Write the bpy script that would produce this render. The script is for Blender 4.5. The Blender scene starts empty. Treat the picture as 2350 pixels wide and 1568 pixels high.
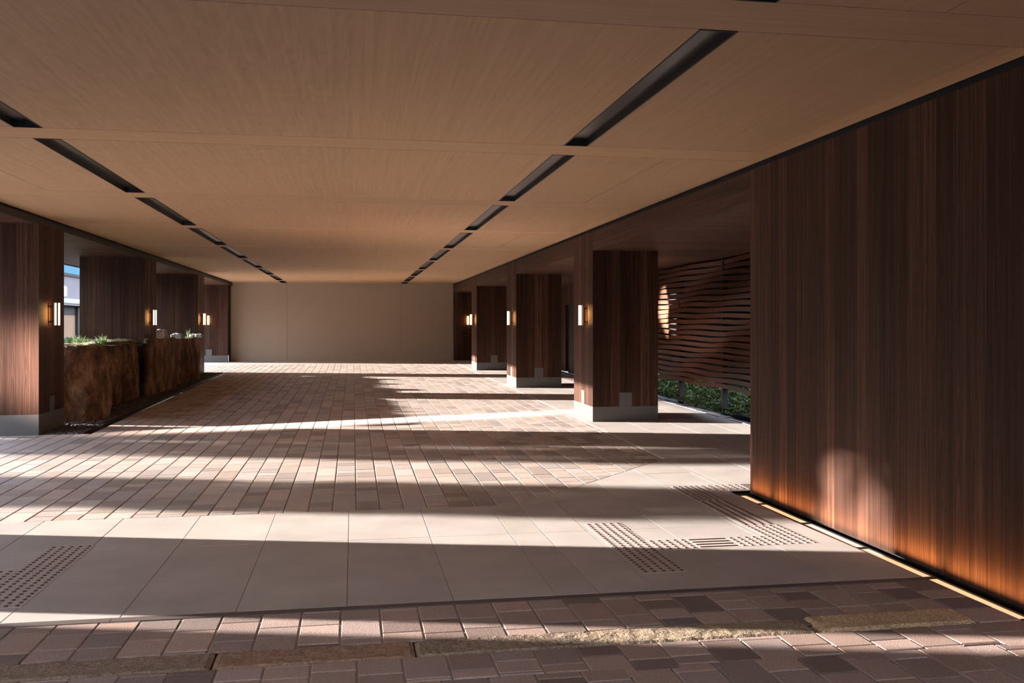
import bpy, bmesh, math, random
from mathutils import Vector, Matrix, noise
random.seed(7)
SC = bpy.context.scene
COL = SC.collection
PI = math.pi

# ------------------------------------------------------------------ camera
FPX, H, A = 2120.0, 1.55, math.atan2(365, 2120)
cam = bpy.data.objects.new('camera', bpy.data.cameras.new('camera'))
COL.objects.link(cam)
cam.location = (0, 0, H)
cam.rotation_euler = (PI / 2, 0, -A)
cam.data.sensor_width = 36.0
cam.data.lens = 36.0 * FPX / 2350
cam.data.shift_y = -(784 - 744.5) / 2350
cam.data.clip_start = 0.05
cam.data.clip_end = 500
SC.camera = cam

# ------------------------------------------------------------------ view + world
SC.view_settings.view_transform = 'Standard'
SC.view_settings.look = 'None'
SC.view_settings.gamma = 1
SC.view_settings.use_curve_mapping = False
SC.view_settings.exposure = 0.6
W = bpy.data.worlds.new('sky')
SC.world = W
W.use_nodes = True
wn, wl = W.node_tree.nodes, W.node_tree.links
wn.clear()
wo = wn.new('ShaderNodeOutputWorld')
wb = wn.new('ShaderNodeBackground')
wt = wn.new('ShaderNodeTexCoord')
ws = wn.new('ShaderNodeSeparateXYZ')
wr = wn.new('ShaderNodeValToRGB')
wl.new(wt.outputs['Generated'], ws.inputs[0])
wl.new(ws.outputs['Z'], wr.inputs[0])
e = wr.color_ramp.elements
e[0].position = 0.085; e[0].color = (0.022, 0.052, 0.085, 1)
e[1].position = 0.6; e[1].color = (0.27, 0.38, 0.55, 1)
m_ = wr.color_ramp.elements.new(0.15); m_.color = (0.54, 0.55, 0.58, 1)
wl.new(wr.outputs[0], wb.inputs[0])
wb.inputs[1].default_value = 7.2
wl.new(wb.outputs[0], wo.inputs[0])

SUN_AZ, SUN_EL = math.atan(0.261), math.radians(12.6)


def lamp(name, kind, **kw):
    d = bpy.data.lights.new(name, kind)
    o = bpy.data.objects.new(name, d)
    COL.objects.link(o)
    for k, v in kw.items():
        setattr(d, k, v)
    return o


def aim(o, d):
    o.rotation_euler = Vector(d).to_track_quat('-Z', 'Y').to_euler()


sun = lamp('sun', 'SUN', energy=18.5, color=(1.0, 0.92, 0.85), angle=math.radians(0.6))
aim(sun, (math.cos(SUN_EL) * math.cos(SUN_AZ), -math.cos(SUN_EL) * math.sin(SUN_AZ), -math.sin(SUN_EL)))
# sunlight thrown back by the panes of a house across the lane (left, behind the camera)
glint = lamp('window_glint', 'AREA', energy=52.0, color=(1.0, 0.84, 0.76), shape='RECTANGLE', size=0.22, size_y=0.9, spread=math.radians(2.2))
GD = Vector((0.955, 0.27, -0.195)).normalized()
glint.location = Vector((-4.3, 13.0, 1.0)) - GD * 24
aim(glint, GD)
glint2 = lamp('window_glint', 'SPOT', energy=1000000.0, color=(0.75, 0.9, 1.0), spot_size=math.radians(1.7), spot_blend=0.25, shadow_soft_size=0.12)
GE = Vector((0.965, 0.255, -0.057)).normalized()
glint2.location = Vector((6.1, 17.35, 1.86)) - GE * 36
aim(glint2, GE)

# ------------------------------------------------------------------ geometry helpers


def zf(Y):
    return 0.0075 * (6.73 - Y) if Y < 6.73 else 0.0095 * (Y - 6.73)


def tag(o, label=None, cat=None, group=None, kind=None):
    if label: o['label'] = label
    if cat: o['category'] = cat
    if group: o['group'] = group
    if kind: o['kind'] = kind
    return o


def ring_mesh(x0, x1, y0, y1, w, z0, z1):
    mb = MB()
    O = [(x0, y0), (x1, y0), (x1, y1), (x0, y1)]
    I = [(x0 + w, y0 + w), (x1 - w, y0 + w), (x1 - w, y1 - w), (x0 + w, y1 - w)]
    mb.v = [(p[0], p[1], z) for z in (z0, z1) for q in (O, I) for p in q]
    for i in range(4):
        j = (i + 1) % 4
        for f in ((i, j, 4 + j, 4 + i), (8 + i, 12 + i, 12 + j, 8 + j), (i, 8 + i, 8 + j, j), (4 + i, 4 + j, 12 + j, 12 + i)):
            mb.f.append(f); mb.c.append((1, 1, 1, 1))
    return mb


class MB:
    def __init__(s):
        s.v, s.f, s.c, s.u = [], [], [], False

    def poly(s, pts, col=None):
        n = len(s.v)
        s.v += [tuple(p) for p in pts]
        s.f.append(tuple(range(n, n + len(pts))))
        s.c.append(col or (1, 1, 1, 1))
        if col: s.u = True

    def box(s, x0, x1, y0, y1, z0, z1, col=None):
        n = len(s.v)
        s.v += [(x, y, z) for z in (z0, z1) for y in (y0, y1) for x in (x0, x1)]
        for q in ((0, 2, 3, 1), (4, 5, 7, 6), (0, 1, 5, 4), (1, 3, 7, 5), (3, 2, 6, 7), (2, 0, 4, 6)):
            s.f.append(tuple(n + i for i in q))
            s.c.append(col or (1, 1, 1, 1))
        if col: s.u = True

    def tube(s, p, q, r, n=12, r2=None):
        p, q = Vector(p), Vector(q)
        r2 = r if r2 is None else r2
        d = (q - p).normalized()
        a = d.orthogonal().normalized()
        b = d.cross(a)
        k = len(s.v)
        for c_, rr in ((p, r), (q, r2)):
            for i in range(n):
                t = 2 * PI * i / n
                s.v.append(tuple(c_ + (a * math.cos(t) + b * math.sin(t)) * rr))
        for i in range(n):
            j = (i + 1) % n
            s.f.append((k + i, k + j, k + n + j, k + n + i)); s.c.append((1, 1, 1, 1))
        s.f.append(tuple(k + i for i in reversed(range(n)))); s.c.append((1, 1, 1, 1))
        s.f.append(tuple(k + n + i for i in range(n))); s.c.append((1, 1, 1, 1))

    def build(s, name, mat, parent=None, bevel=0, smooth=False):
        me = bpy.data.meshes.new(name)
        me.from_pydata(s.v, [], s.f)
        if s.u:
            at = me.attributes.new('tint', 'FLOAT_COLOR', 'FACE')
            for i, c in enumerate(s.c):
                at.data[i].color = c
        bm = bmesh.new(); bm.from_mesh(me)
        bmesh.ops.recalc_face_normals(bm, faces=bm.faces)
        bm.to_mesh(me); bm.free()
        me.materials.append(mat)
        if smooth:
            for p in me.polygons: p.use_smooth = True
        o = bpy.data.objects.new(name, me)
        COL.objects.link(o)
        if bevel:
            m = o.modifiers.new('bevel', 'BEVEL'); m.width = bevel; m.segments = 2; m.limit_method = 'ANGLE'
        if parent:
            o.parent = parent
            o.matrix_parent_inverse = Matrix.Translation(-Vector(parent.location))
        return o


def empty(name, loc, label=None, cat=None, group=None):
    o = bpy.data.objects.new(name, None)
    o.empty_display_size = 0.2
    o.location = loc
    COL.objects.link(o)
    return tag(o, label, cat, group)


def struct(name, mb, mat, bevel=0):
    return tag(mb.build(name, mat, None, bevel), kind='structure')


# ------------------------------------------------------------------ materials


class NT:
    def __init__(s, name, rough=0.6, metal=0.0, spec=0.5):
        s.m = bpy.data.materials.new(name)
        s.m.use_nodes = True
        s.t = s.m.node_tree
        s.n, s.l = s.t.nodes, s.t.links
        s.b = s.n['Principled BSDF']
        s.b.inputs['Roughness'].default_value = rough
        s.b.inputs['Metallic'].default_value = metal
        s.b.inputs['Specular IOR Level'].default_value = spec

    def add(s, t, **kw):
        n = s.n.new('ShaderNode' + t)
        for k, v in kw.items(): setattr(n, k, v)
        return n

    def put(s, sock, v):
        if isinstance(v, (int, float, tuple)): sock.default_value = v
        else: s.l.new(v, sock)

    def math(s, op, a, b=0.0, c=0.0):
        n = s.add('Math', operation=op)
        s.put(n.inputs[0], a); s.put(n.inputs[1], b)
        if op in ('MULTIPLY_ADD',): s.put(n.inputs[2], c)
        return n.outputs[0]

    def pos(s):
        c = s.add('NewGeometry')
        x = s.add('SeparateXYZ'); s.l.new(c.outputs['Position'], x.inputs[0])
        return x.outputs

    def vec(s, a, b, c):
        n = s.add('CombineXYZ')
        for i, v in enumerate((a, b, c)): s.put(n.inputs[i], v)
        return n.outputs[0]

    def noise(s, vec, scale=1.0, detail=4.0, rough=0.55, dist=0.0):
        n = s.add('TexNoise')
        s.l.new(vec, n.inputs['Vector'])
        n.inputs['Scale'].default_value = scale
        n.inputs['Detail'].default_value = detail
        n.inputs['Roughness'].default_value = rough
        n.inputs['Distortion'].default_value = dist
        return n.outputs['Fac']

    def white(s, v):
        n = s.add('TexWhiteNoise', noise_dimensions='1D'); s.put(n.inputs['W'], v)
        return n.outputs['Value']

    def ramp(s, fac, stops):
        n = s.add('ValToRGB'); s.l.new(fac, n.inputs[0])
        el = n.color_ramp.elements
        while len(el) < len(stops): el.new(0.5)
        for e_, (p, c) in zip(el, stops):
            e_.position = p
            e_.color = (c[0], c[1], c[2], 1) if isinstance(c, tuple) else (c, c, c, 1)
        return n.outputs[0]

    def mix(s, f, a, b, mode='MIX'):
        n = s.add('Mix', data_type='RGBA', blend_type=mode)
        s.put(n.inputs[0], f); s.put(n.inputs[6], a if not isinstance(a, tuple) else a + (1,)); s.put(n.inputs[7], b if not isinstance(b, tuple) else b + (1,))
        return n.outputs[2]

    def done(s, col=None, bump=None, bs=0.3, bd=0.01, rough=None):
        if col is not None:
            if isinstance(col, tuple): s.b.inputs['Base Color'].default_value = col + (1,)
            else: s.l.new(col, s.b.inputs['Base Color'])
        if rough is not None: s.l.new(rough, s.b.inputs['Roughness'])
        if bump is not None:
            n = s.add('Bump'); n.inputs['Strength'].default_value = bs; n.inputs['Distance'].default_value = bd
            s.l.new(bump, n.inputs['Height']); s.l.new(n.outputs[0], s.b.inputs['Normal'])
        return s.m


def wood(name, dark, mid, light, board=0.155, axis='V', rough=0.55, joint=0.03, gs=1.0, bs=0.25):
    """boards; axis V: boards run up; H: boards run along x+y and stack in z; Y / X: boards run along y or x on a soffit"""
    t = NT(name, rough, 0.0, 0.12)
    x, y, z = t.pos()
    if axis == 'V': u, w = t.math('ADD', x, y), z
    elif axis == 'H': u, w = z, t.math('ADD', x, y)
    elif axis == 'Y': u, w = x, y
    else: u, w = y, x
    ub = t.math('DIVIDE', u, board)
    bid = t.math('FLOOR', ub)
    fr = t.math('FRACT', ub)
    rnd = t.white(bid)
    rnd2 = t.white(t.math('ADD', bid, 31.7))
    wo_ = t.math('ADD', w, t.math('MULTIPLY', rnd, 37.0))
    fine = t.noise(t.vec(t.math('MULTIPLY', u, 170.0 * gs), t.math('MULTIPLY', wo_, 1.6), bid), 1.0, 3.0, 0.6)
    med = t.noise(t.vec(t.math('MULTIPLY', u, 34.0 * gs), t.math('MULTIPLY', wo_, 0.55), bid), 1.0, 3.0, 0.6, 0.4)
    # flame grain: rings of a stretched radial field around the board's middle
    cen = t.math('SUBTRACT', fr, t.math('MULTIPLY_ADD', rnd2, 0.5, 0.25))
    par = t.math('MULTIPLY', t.math('MULTIPLY', cen, cen), 26.0)
    wob = t.noise(t.vec(t.math('MULTIPLY', u, 6.0), t.math('MULTIPLY', wo_, 0.7), bid), 1.0, 2.0)
    ring = t.math('ADD', t.math('ADD', t.math('MULTIPLY', wo_, 2.2), par), t.math('MULTIPLY', wob, 6.0))
    ring = t.math('MULTIPLY_ADD', t.math('SINE', t.math('MULTIPLY', ring, 6.2832)), 0.5, 0.5)
    flame = t.math('MULTIPLY', ring, t.math('GREATER_THAN', rnd2, 0.62))
    f = t.math('ADD', t.math('MULTIPLY', fine, 0.42), t.math('MULTIPLY', med, 0.58))
    f = t.math('ADD', f, t.math('MULTIPLY', t.math('SUBTRACT', rnd, 0.5), 0.20))
    f = t.math('ADD', f, t.math('MULTIPLY', t.math('SUBTRACT', flame, 0.25), 0.10))
    col = t.ramp(f, [(0.30, dark), (0.52, mid), (0.75, light)])
    col = t.mix(t.math('MULTIPLY', t.white(t.math('ADD', bid, 5.1)), 0.35), col, (mid[0] * 0.8, mid[1] * 0.86, mid[2] * 1.05))
    edge = t.math('LESS_THAN', t.math('MINIMUM', fr, t.math('SUBTRACT', 1.0, fr)), joint * 0.5)
    if joint > 0:
        col = t.mix(t.math('MULTIPLY', edge, 0.75), col, (dark[0] * 0.35, dark[1] * 0.35, dark[2] * 0.35))
    hb = t.math('SUBTRACT', t.math('ADD', t.math('MULTIPLY', fine, 0.6), med), t.math('MULTIPLY', edge, 1.5 if joint else 0))
    return t.done(col, hb, bs, 0.004)


def speck(name, base, rough=0.8, scale=220.0, amt=0.35, cloud=0.25, bs=0.4, bd=0.003, tint=True, warm=None):
    t = NT(name, rough)
    g = t.add('NewGeometry').outputs['Position']
    n1 = t.noise(g, scale, 2.0, 0.7)
    n2 = t.noise(g, 1.7, 4.0, 0.6)
    k = t.math('ADD', t.math('MULTIPLY', t.math('SUBTRACT', n1, 0.5), amt * 2), t.math('MULTIPLY', t.math('SUBTRACT', n2, 0.5), cloud * 2))
    k = t.math('ADD', k, 1.0)
    c = t.mix(1.0, base, t.vec(k, k, k), 'MULTIPLY')
    if warm:
        c = t.mix(t.math('MULTIPLY', t.ramp(t.noise(g, 0.9, 3.0), [(0.45, 0.0), (0.7, 1.0)]), 0.5), c, warm)
    if tint:
        a = t.add('Attribute', attribute_name='tint')
        c = t.mix(1.0, c, a.outputs['Color'], 'MULTIPLY')
    return t.done(c, n1, bs, bd)


M = {}
M['wood'] = wood('cedar_cladding', (0.023, 0.0095, 0.006), (0.064, 0.029, 0.0175), (0.16, 0.080, 0.050))
M['wood_h'] = wood('cedar_beam', (0.026, 0.013, 0.009), (0.072, 0.037, 0.024), (0.13, 0.07, 0.046), board=0.40, axis='H', joint=0.0)
M['soffit'] = wood('cedar_soffit', (0.05, 0.024, 0.016), (0.11, 0.052, 0.034), (0.17, 0.085, 0.055), board=0.11, axis='X', joint=0.05)
M['slat'] = wood('cedar_slat', (0.045, 0.016, 0.009), (0.11, 0.038, 0.02), (0.19, 0.07, 0.038), board=0.5, axis='H', joint=0, rough=0.35)
M['ceil_y'] = wood('pale_veneer_lengthwise', (0.50, 0.315, 0.175), (0.585, 0.375, 0.215), (0.67, 0.44, 0.26), board=1.7, axis='Y', rough=0.6, joint=0.0, gs=0.8, bs=0.08)
M['ceil_x'] = wood('pale_veneer_crosswise', (0.50, 0.315, 0.18), (0.59, 0.38, 0.22), (0.67, 0.445, 0.265), board=0.9, axis='X', rough=0.6, joint=0.0, gs=0.8, bs=0.08)
M['back'] = speck('cream_panel', (0.40, 0.31, 0.23), 0.7, 90, 0.04, 0.05, 0.05, 0.001, False)
M['slab'] = speck('stone_slab', (0.455, 0.405, 0.372), 0.62, 160, 0.09, 0.32, 0.1, 0.001, True)
M['paver'] = speck('brick_paver', (0.44, 0.36, 0.315), 0.8, 120, 0.55, 0.18, 0.6, 0.003, True)
M['paver_near'] = speck('granite_paver', (0.37, 0.262, 0.225), 0.8, 150, 0.70, 0.18, 0.7, 0.003, True)
M['joint'] = speck('joint_sand', (0.42, 0.35, 0.31), 0.9, 150, 0.2, 0.1, 0.2, 0.001, False)
M['joint_dark'] = speck('dark_joint', (0.10, 0.075, 0.065), 0.9, 150, 0.2, 0.1, 0.2, 0.001, False)
M['curb'] = speck('pale_curb', (0.55, 0.49, 0.44), 0.7, 200, 0.1, 0.1, 0.2, 0.001, False)
M['edge'] = speck('dark_granite', (0.10, 0.075, 0.068), 0.6, 260, 0.4, 0.1, 0.3, 0.001, False)
M['plinth'] = speck('grey_plinth_stone', (0.105, 0.096, 0.088), 0.6, 200, 0.25, 0.12, 0.2, 0.001, False)
M['kerb'] = speck('mossy_kerb_stone', (0.29, 0.215, 0.165), 0.9, 70, 1.3, 0.45, 1.0, 0.006, True, (0.30, 0.24, 0.13))
M['black'] = NT('black_metal', 0.45, 0.3).done((0.012, 0.011, 0.011))
M['gap'] = NT('black_shadow_gap', 0.7).done((0.004, 0.003, 0.003))
M['bronze'] = NT('dark_bronze', 0.4, 0.8).done((0.09, 0.065, 0.05))
M['steel'] = NT('dark_brushed_steel', 0.28, 1.0).done((0.13, 0.12, 0.12))
M['stud'] = NT('bronze_stud', 0.45, 0.6).done((0.085, 0.055, 0.045))
M['plate'] = speck('tactile_plate', (0.50, 0.42, 0.385), 0.65, 260, 0.08, 0.1, 0.1, 0.001, False)


def rockmat(name, a, b, c, top):
    t = NT(name, 0.85)
    g = t.add('NewGeometry')
    p = g.outputs['Position']
    mp = t.add('Mapping'); mp.inputs['Scale'].default_value = (4.2, 4.2, 2.0); t.l.new(p, mp.inputs[0])
    n1 = t.noise(mp.outputs[0], 1.0, 8.0, 0.68, 0.3)
    n2 = t.noise(p, 45, 4, 0.7)
    col = t.ramp(t.math('ADD', t.math('MULTIPLY', n1, 0.8), t.math('MULTIPLY', n2, 0.25)), [(0.40, a), (0.52, b), (0.64, c)])
    nz = t.add('SeparateXYZ'); t.l.new(g.outputs['Normal'], nz.inputs[0])
    col = t.mix(t.ramp(nz.outputs[2], [(0.55, 0.0), (0.8, 1.0)]), col, top)
    return t.done(col, t.math('ADD', t.math('MULTIPLY', n2, 0.5), t.math('MULTIPLY', n1, 2.0)), 0.8, 0.04)


M['rock'] = rockmat('rusty_boulder', (0.050, 0.026, 0.015), (0.20, 0.088, 0.036), (0.42, 0.25, 0.14), (0.26, 0.235, 0.12))
M['stone_pale'] = rockmat('pale_stone', (0.14, 0.13, 0.12), (0.34, 0.32, 0.30), (0.55, 0.52, 0.49), (0.50, 0.47, 0.43))
M['moss'] = speck('moss', (0.16, 0.15, 0.055), 0.95, 90, 0.6, 0.4, 0.8, 0.01, False)
M['garden_moss'] = speck('garden_moss', (0.05, 0.055, 0.02), 0.95, 60, 0.8, 0.5, 0.8, 0.01, False, (0.12, 0.09, 0.02))
M['pebble'] = speck('dark_pebble', (0.075, 0.065, 0.058), 0.6, 120, 0.4, 0.3, 0.3, 0.002, True)
M['soil'] = speck('dark_soil', (0.03, 0.024, 0.02), 0.95, 60, 0.5, 0.3, 0.8, 0.01, False)


def leafmat(name, a, b):
    t = NT(name, 0.7, 0.0, 0.2)
    o = t.add('Attribute', attribute_name='tint')
    c = t.mix(0.5, a, b)
    c = t.mix(1.0, t.mix(t.noise(t.add('NewGeometry').outputs['Position'], 3.0), a, b), o.outputs['Color'], 'MULTIPLY')
    return t.done(c)


M['grass'] = leafmat('grass_blade', (0.20, 0.34, 0.13), (0.42, 0.50, 0.34))
M['ground_leaf'] = leafmat('garden_leaf', (0.03, 0.075, 0.02), (0.12, 0.11, 0.025))
M['tree_leaf'] = leafmat('tree_leaf', (0.05, 0.10, 0.04), (0.10, 0.14, 0.05))
M['wall_out'] = speck('pink_plaster', (0.20, 0.165, 0.155), 0.8, 12, 0.1, 0.2, 0.1, 0.001, False)
M['white'] = NT('white_paint', 0.5).done((0.75, 0.73, 0.72))
M['ochre'] = speck('ochre_render', (0.33, 0.19, 0.11), 0.8, 12, 0.1, 0.2, 0.1, 0.001, False)
M['darkwood'] = NT('dark_stained_wood', 0.6).done((0.02, 0.013, 0.01))
M['tile'] = NT('blue_grey_roof_tile', 0.35).done((0.42, 0.45, 0.62))
M['terrace'] = speck('terrace', (0.20, 0.17, 0.155), 0.8, 30, 0.1, 0.1, 0.1, 0.001, False)


def emit(name, col, s):
    t = NT(name)
    t.b.inputs['Base Color'].default_value = (0.8, 0.8, 0.8, 1)
    t.b.inputs['Emission Color'].default_value = col + (1,)
    t.b.inputs['Emission Strength'].default_value = s
    return t.m


M['tube'] = emit('lit_glass_tube', (1.0, 0.66, 0.36), 3.2)
M['lens'] = emit('warm_lens', (1.0, 0.62, 0.30), 0.62)

XR, XL, ZC = 3.595, -4.145, 3.01
ZS = 2.675        # right soffit
ZSL = 2.90        # left soffit
YB = 33.5
XOUT = -6.34      # outer edge of the left overhang
NEAR = -2.4       # canopy reaches behind the camera

# ------------------------------------------------------------------ floors


def clip(poly, a, b, c):           # keep a*x+b*y<=c
    out = []
    for i in range(len(poly)):
        p, q = poly[i], poly[(i + 1) % len(poly)]
        dp, dq = a * p[0] + b * p[1] - c, a * q[0] + b * q[1] - c
        if dp <= 0: out.append(p)
        if dp * dq < 0:
            k = dp / (dp - dq)
            out.append((p[0] + (q[0] - p[0]) * k, p[1] + (q[1] - p[1]) * k))
    return out


def inset(poly, d):
    n = len(poly); out = []
    ar = sum(poly[i][0] * poly[(i + 1) % n][1] - poly[(i + 1) % n][0] * poly[i][1] for i in range(n))
    sg = 1 if ar > 0 else -1
    for i in range(n):
        p0, p, p1 = [Vector(poly[k % n]) for k in (i - 1, i, i + 1)]
        e1, e2 = (p - p0), (p1 - p)
        if e1.length < 1e-6 or e2.length < 1e-6: return None
        e1.normalize(); e2.normalize()
        n1, n2 = Vector((-e1.y, e1.x)) * sg, Vector((-e2.y, e2.x)) * sg
        k = 1 + n1.dot(n2)
        if k < 0.15: return None
        out.append(tuple(p + (n1 + n2) * (d / k)))
    return out


def area(poly):
    n = len(poly)
    return abs(sum(poly[i][0] * poly[(i + 1) % n][1] - poly[(i + 1) % n][0] * poly[i][1] for i in range(n))) / 2


def pave(name, mat, xs, ycuts, planes, gap, bev, drop, tints, seed, dz=0.0, base='joint', yr=None):
    R = random.Random(seed)
    mb, bs = MB(), MB()
    for i in range(len(xs) - 1):
        ys = ycuts(R, i)
        for j in range(len(ys) - 1):
            cell = [(xs[i], ys[j]), (xs[i + 1], ys[j]), (xs[i + 1], ys[j + 1]), (xs[i], ys[j + 1])]
            for pl in planes:
                cell = clip(cell, *pl)
                if len(cell) < 3: break
            if len(cell) < 3 or area(cell) < 0.0008: continue
            bs.poly([(p[0], p[1], zf(p[1]) - drop + dz) for p in cell])
            o1 = inset(cell, gap / 2)
            if not o1 or area(o1) > area(cell): continue
            o2 = inset(o1, bev)
            if not o2 or area(o2) > area(o1): continue
            h = R.uniform(-0.0007, 0.0007)
            tn = tints(R)
            top = [(p[0], p[1], zf(p[1]) + h + dz) for p in o2]
            low = [(p[0], p[1], zf(p[1]) - drop + dz) for p in o1]
            mid = [(p[0], p[1], zf(p[1]) - bev * 0.6 + h + dz) for p in o1]
            mb.poly(top, tn)
            n = len(top)
            for k in range(n):
                q = (k + 1) % n
                mb.poly([mid[k], mid[q], top[q], top[k]], tn)
                mb.poly([low[k], low[q], mid[q], mid[k]], tn)
    o = tag(mb.build(name, M[mat]), kind='structure')
    o2 = tag(bs.build(name, M[base]), kind='structure')
    return o


def rng(a, b, s):
    out = []; k = a
    while k < b - 1e-6: out.append(k); k += s
    return out + [k]


def rand_cuts(y0, y1, opts):
    def f(R, i):
        ys = [y0 - R.uniform(0, 0.35)]
        while ys[-1] < y1: ys.append(ys[-1] + R.choice(opts) * R.uniform(0.95, 1.05))
        ys[0] = y0; ys[-1] = y1
        return ys
    return f


def brick_tint(R):
    v = R.choice((0.72, 0.86, 0.95, 1.0, 1.05, 1.12)) * R.uniform(0.93, 1.07)
    w = R.uniform(-0.05, 0.06)
    return (v * (1 + w), v, v * (1 - w * 0.9), 1)


def near_tint(R):
    v = R.choice((0.55, 0.85, 0.95, 1.0, 1.05, 1.15)) * R.uniform(0.93, 1.07)
    w = R.uniform(-0.05, 0.05)
    return (v * (1 + w), v, v * (1 - w), 1)


def slab_tint(R):
    v = R.uniform(0.95, 1.04)
    return (v, v * R.uniform(0.985, 1.01), v * R.uniform(0.97, 1.02), 1)


# the diagonal corner of the brick field: from (1.39, 7.745) to (3.45, 9.963)
DX, DY = 3.45 - 1.39, 9.963 - 7.745
dia = (DY, -DX, DY * 1.39 - DX * 7.745)           # keep left/above
dia_neg = (-DY, DX, -(DY * 1.39 - DX * 7.745))
bx = [0.0285 + 0.1965 * k for k in range(-62, 18)]
bx = [x for x in bx if x < 3.44] + [3.45]
pave('floor', 'paver', bx, rand_cuts(7.745, 13.32, (0.16, 0.22, 0.3, 0.4, 0.48)), [dia], 0.010, 0.004, 0.007, brick_tint, 1)
pave('floor', 'paver', [x for x in bx if x >= -3.56], rand_cuts(13.32, 26.9, (0.16, 0.22, 0.3, 0.4)), [], 0.010, 0.004, 0.007, brick_tint, 2)
pave('floor', 'paver', [x for x in bx if x >= -9.3], rand_cuts(26.9, 31.0, (0.16, 0.22, 0.3, 0.4)), [], 0.010, 0.004, 0.007, brick_tint, 3)
# smooth slabs: crossing band, walkway on the right, strip by the far wall
P = 0.5863
sx = [-0.032 + P * k for k in range(-18, 11)]
ty = [5.12, 6.73, 7.9, 9.07, 10.24]
pave('floor', 'slab', [x for x in sx if x < 1.2] + [1.39], lambda R, i: [5.12, 6.73, 7.745], [], 0.005, 0.0012, 0.004, slab_tint, 4)
pave('floor', 'slab', [1.39] + [x for x in sx if 1.5 < x < 3.3] + [3.42], lambda R, i: ty[:-1] + [9.97], [dia_neg], 0.005, 0.0012, 0.004, slab_tint, 5)
pave('floor', 'slab', [3.42, 3.508], lambda R, i: [8.05, 9.07, 9.97], [(-DY, DX, -(DY * 1.39 - DX * 7.745))], 0.0015, 0.0008, 0.004, slab_tint, 6)
pave('floor', 'slab', [3.508, 4.10, 4.69, 5.27, 5.76], lambda R, i: [8.05, 9.07, 10.24], [], 0.005, 0.0012, 0.004, slab_tint, 6)
pave('floor', 'slab', [3.51, 4.10, 4.69, 5.27, 5.76], lambda R, i: rng(10.24, 33.4, 1.17)[:-1] + [YB], [], 0.005, 0.0012, 0.004, slab_tint, 7)
pave('floor', 'slab', [x for x in sx if x < 3.3] + [3.51], lambda R, i: [31.0, 32.2, YB], [], 0.005, 0.0012, 0.004, slab_tint, 8)
# pale curb line along the walkway
c_ = MB()
ys = rng(9.97, 31.0, 1.0); ys[-1] = 31.0
for a_, b_ in zip(ys[:-1], ys[1:]):
    c_.poly([(3.455, a_, zf(a_) + .001), (3.508, a_, zf(a_) + .001), (3.508, b_, zf(b_) + .001), (3.455, b_, zf(b_) + .001)])
    c_.poly([(3.455, a_, zf(a_) + .001), (3.455, b_, zf(b_) + .001), (3.455, b_, zf(b_) - .02), (3.455, a_, zf(a_) - .02)])
struct('trim_1', c_, M['curb'])
# thin dark granite kerb in front of the slabs
c_ = MB()
for k in range(8):
    x0, x1 = -5.9 + k * 1.1655, -5.9 + (k + 1) * 1.1655 - 0.003
    c_.box(x0, x1, 5.052, 5.112, zf(5.08) - 0.03, zf(5.08) + 0.001)
struct('trim_2', c_, M['edge'])
nx = [-0.062 + 0.2035 * k for k in range(-34, 17)] + [3.42]
pave('floor', 'paver_near', nx, rand_cuts(4.49, 5.048, (0.16, 0.22, 0.30)), [], 0.009, 0.004, 0.007, near_tint, 11)
pave('floor', 'paver_near', [3.175, 3.42], lambda R, i: [4.27, 4.49], [], 0.009, 0.004, 0.007, near_tint, 12)
pave('floor', 'paver_near', [x + 0.08 for x in nx[:-2]] + [3.42], rand_cuts(3.97, 4.265, (0.14, 0.2, 0.28)), [], 0.009, 0.004, 0.007, near_tint, 13)
pave('floor', 'paver_near', [x + 0.03 for x in nx[:-2]] + [3.42], rand_cuts(2.2, 3.962, (0.16, 0.24, 0.34)), [], 0.009, 0.004, 0.007, near_tint, 14)
g = MB()
g.box(-90, 3.42, -60, 2.2, -0.3, 0.02)
g.box(-90, -12.4, 2.2, 27, -0.3, 0.02)
struct('floor', g, M['terrace'])
g = MB(); g.box(-100, 100, -90, 120, -0.6, -0.31)
struct('floor', g, M['soil'])

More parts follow.
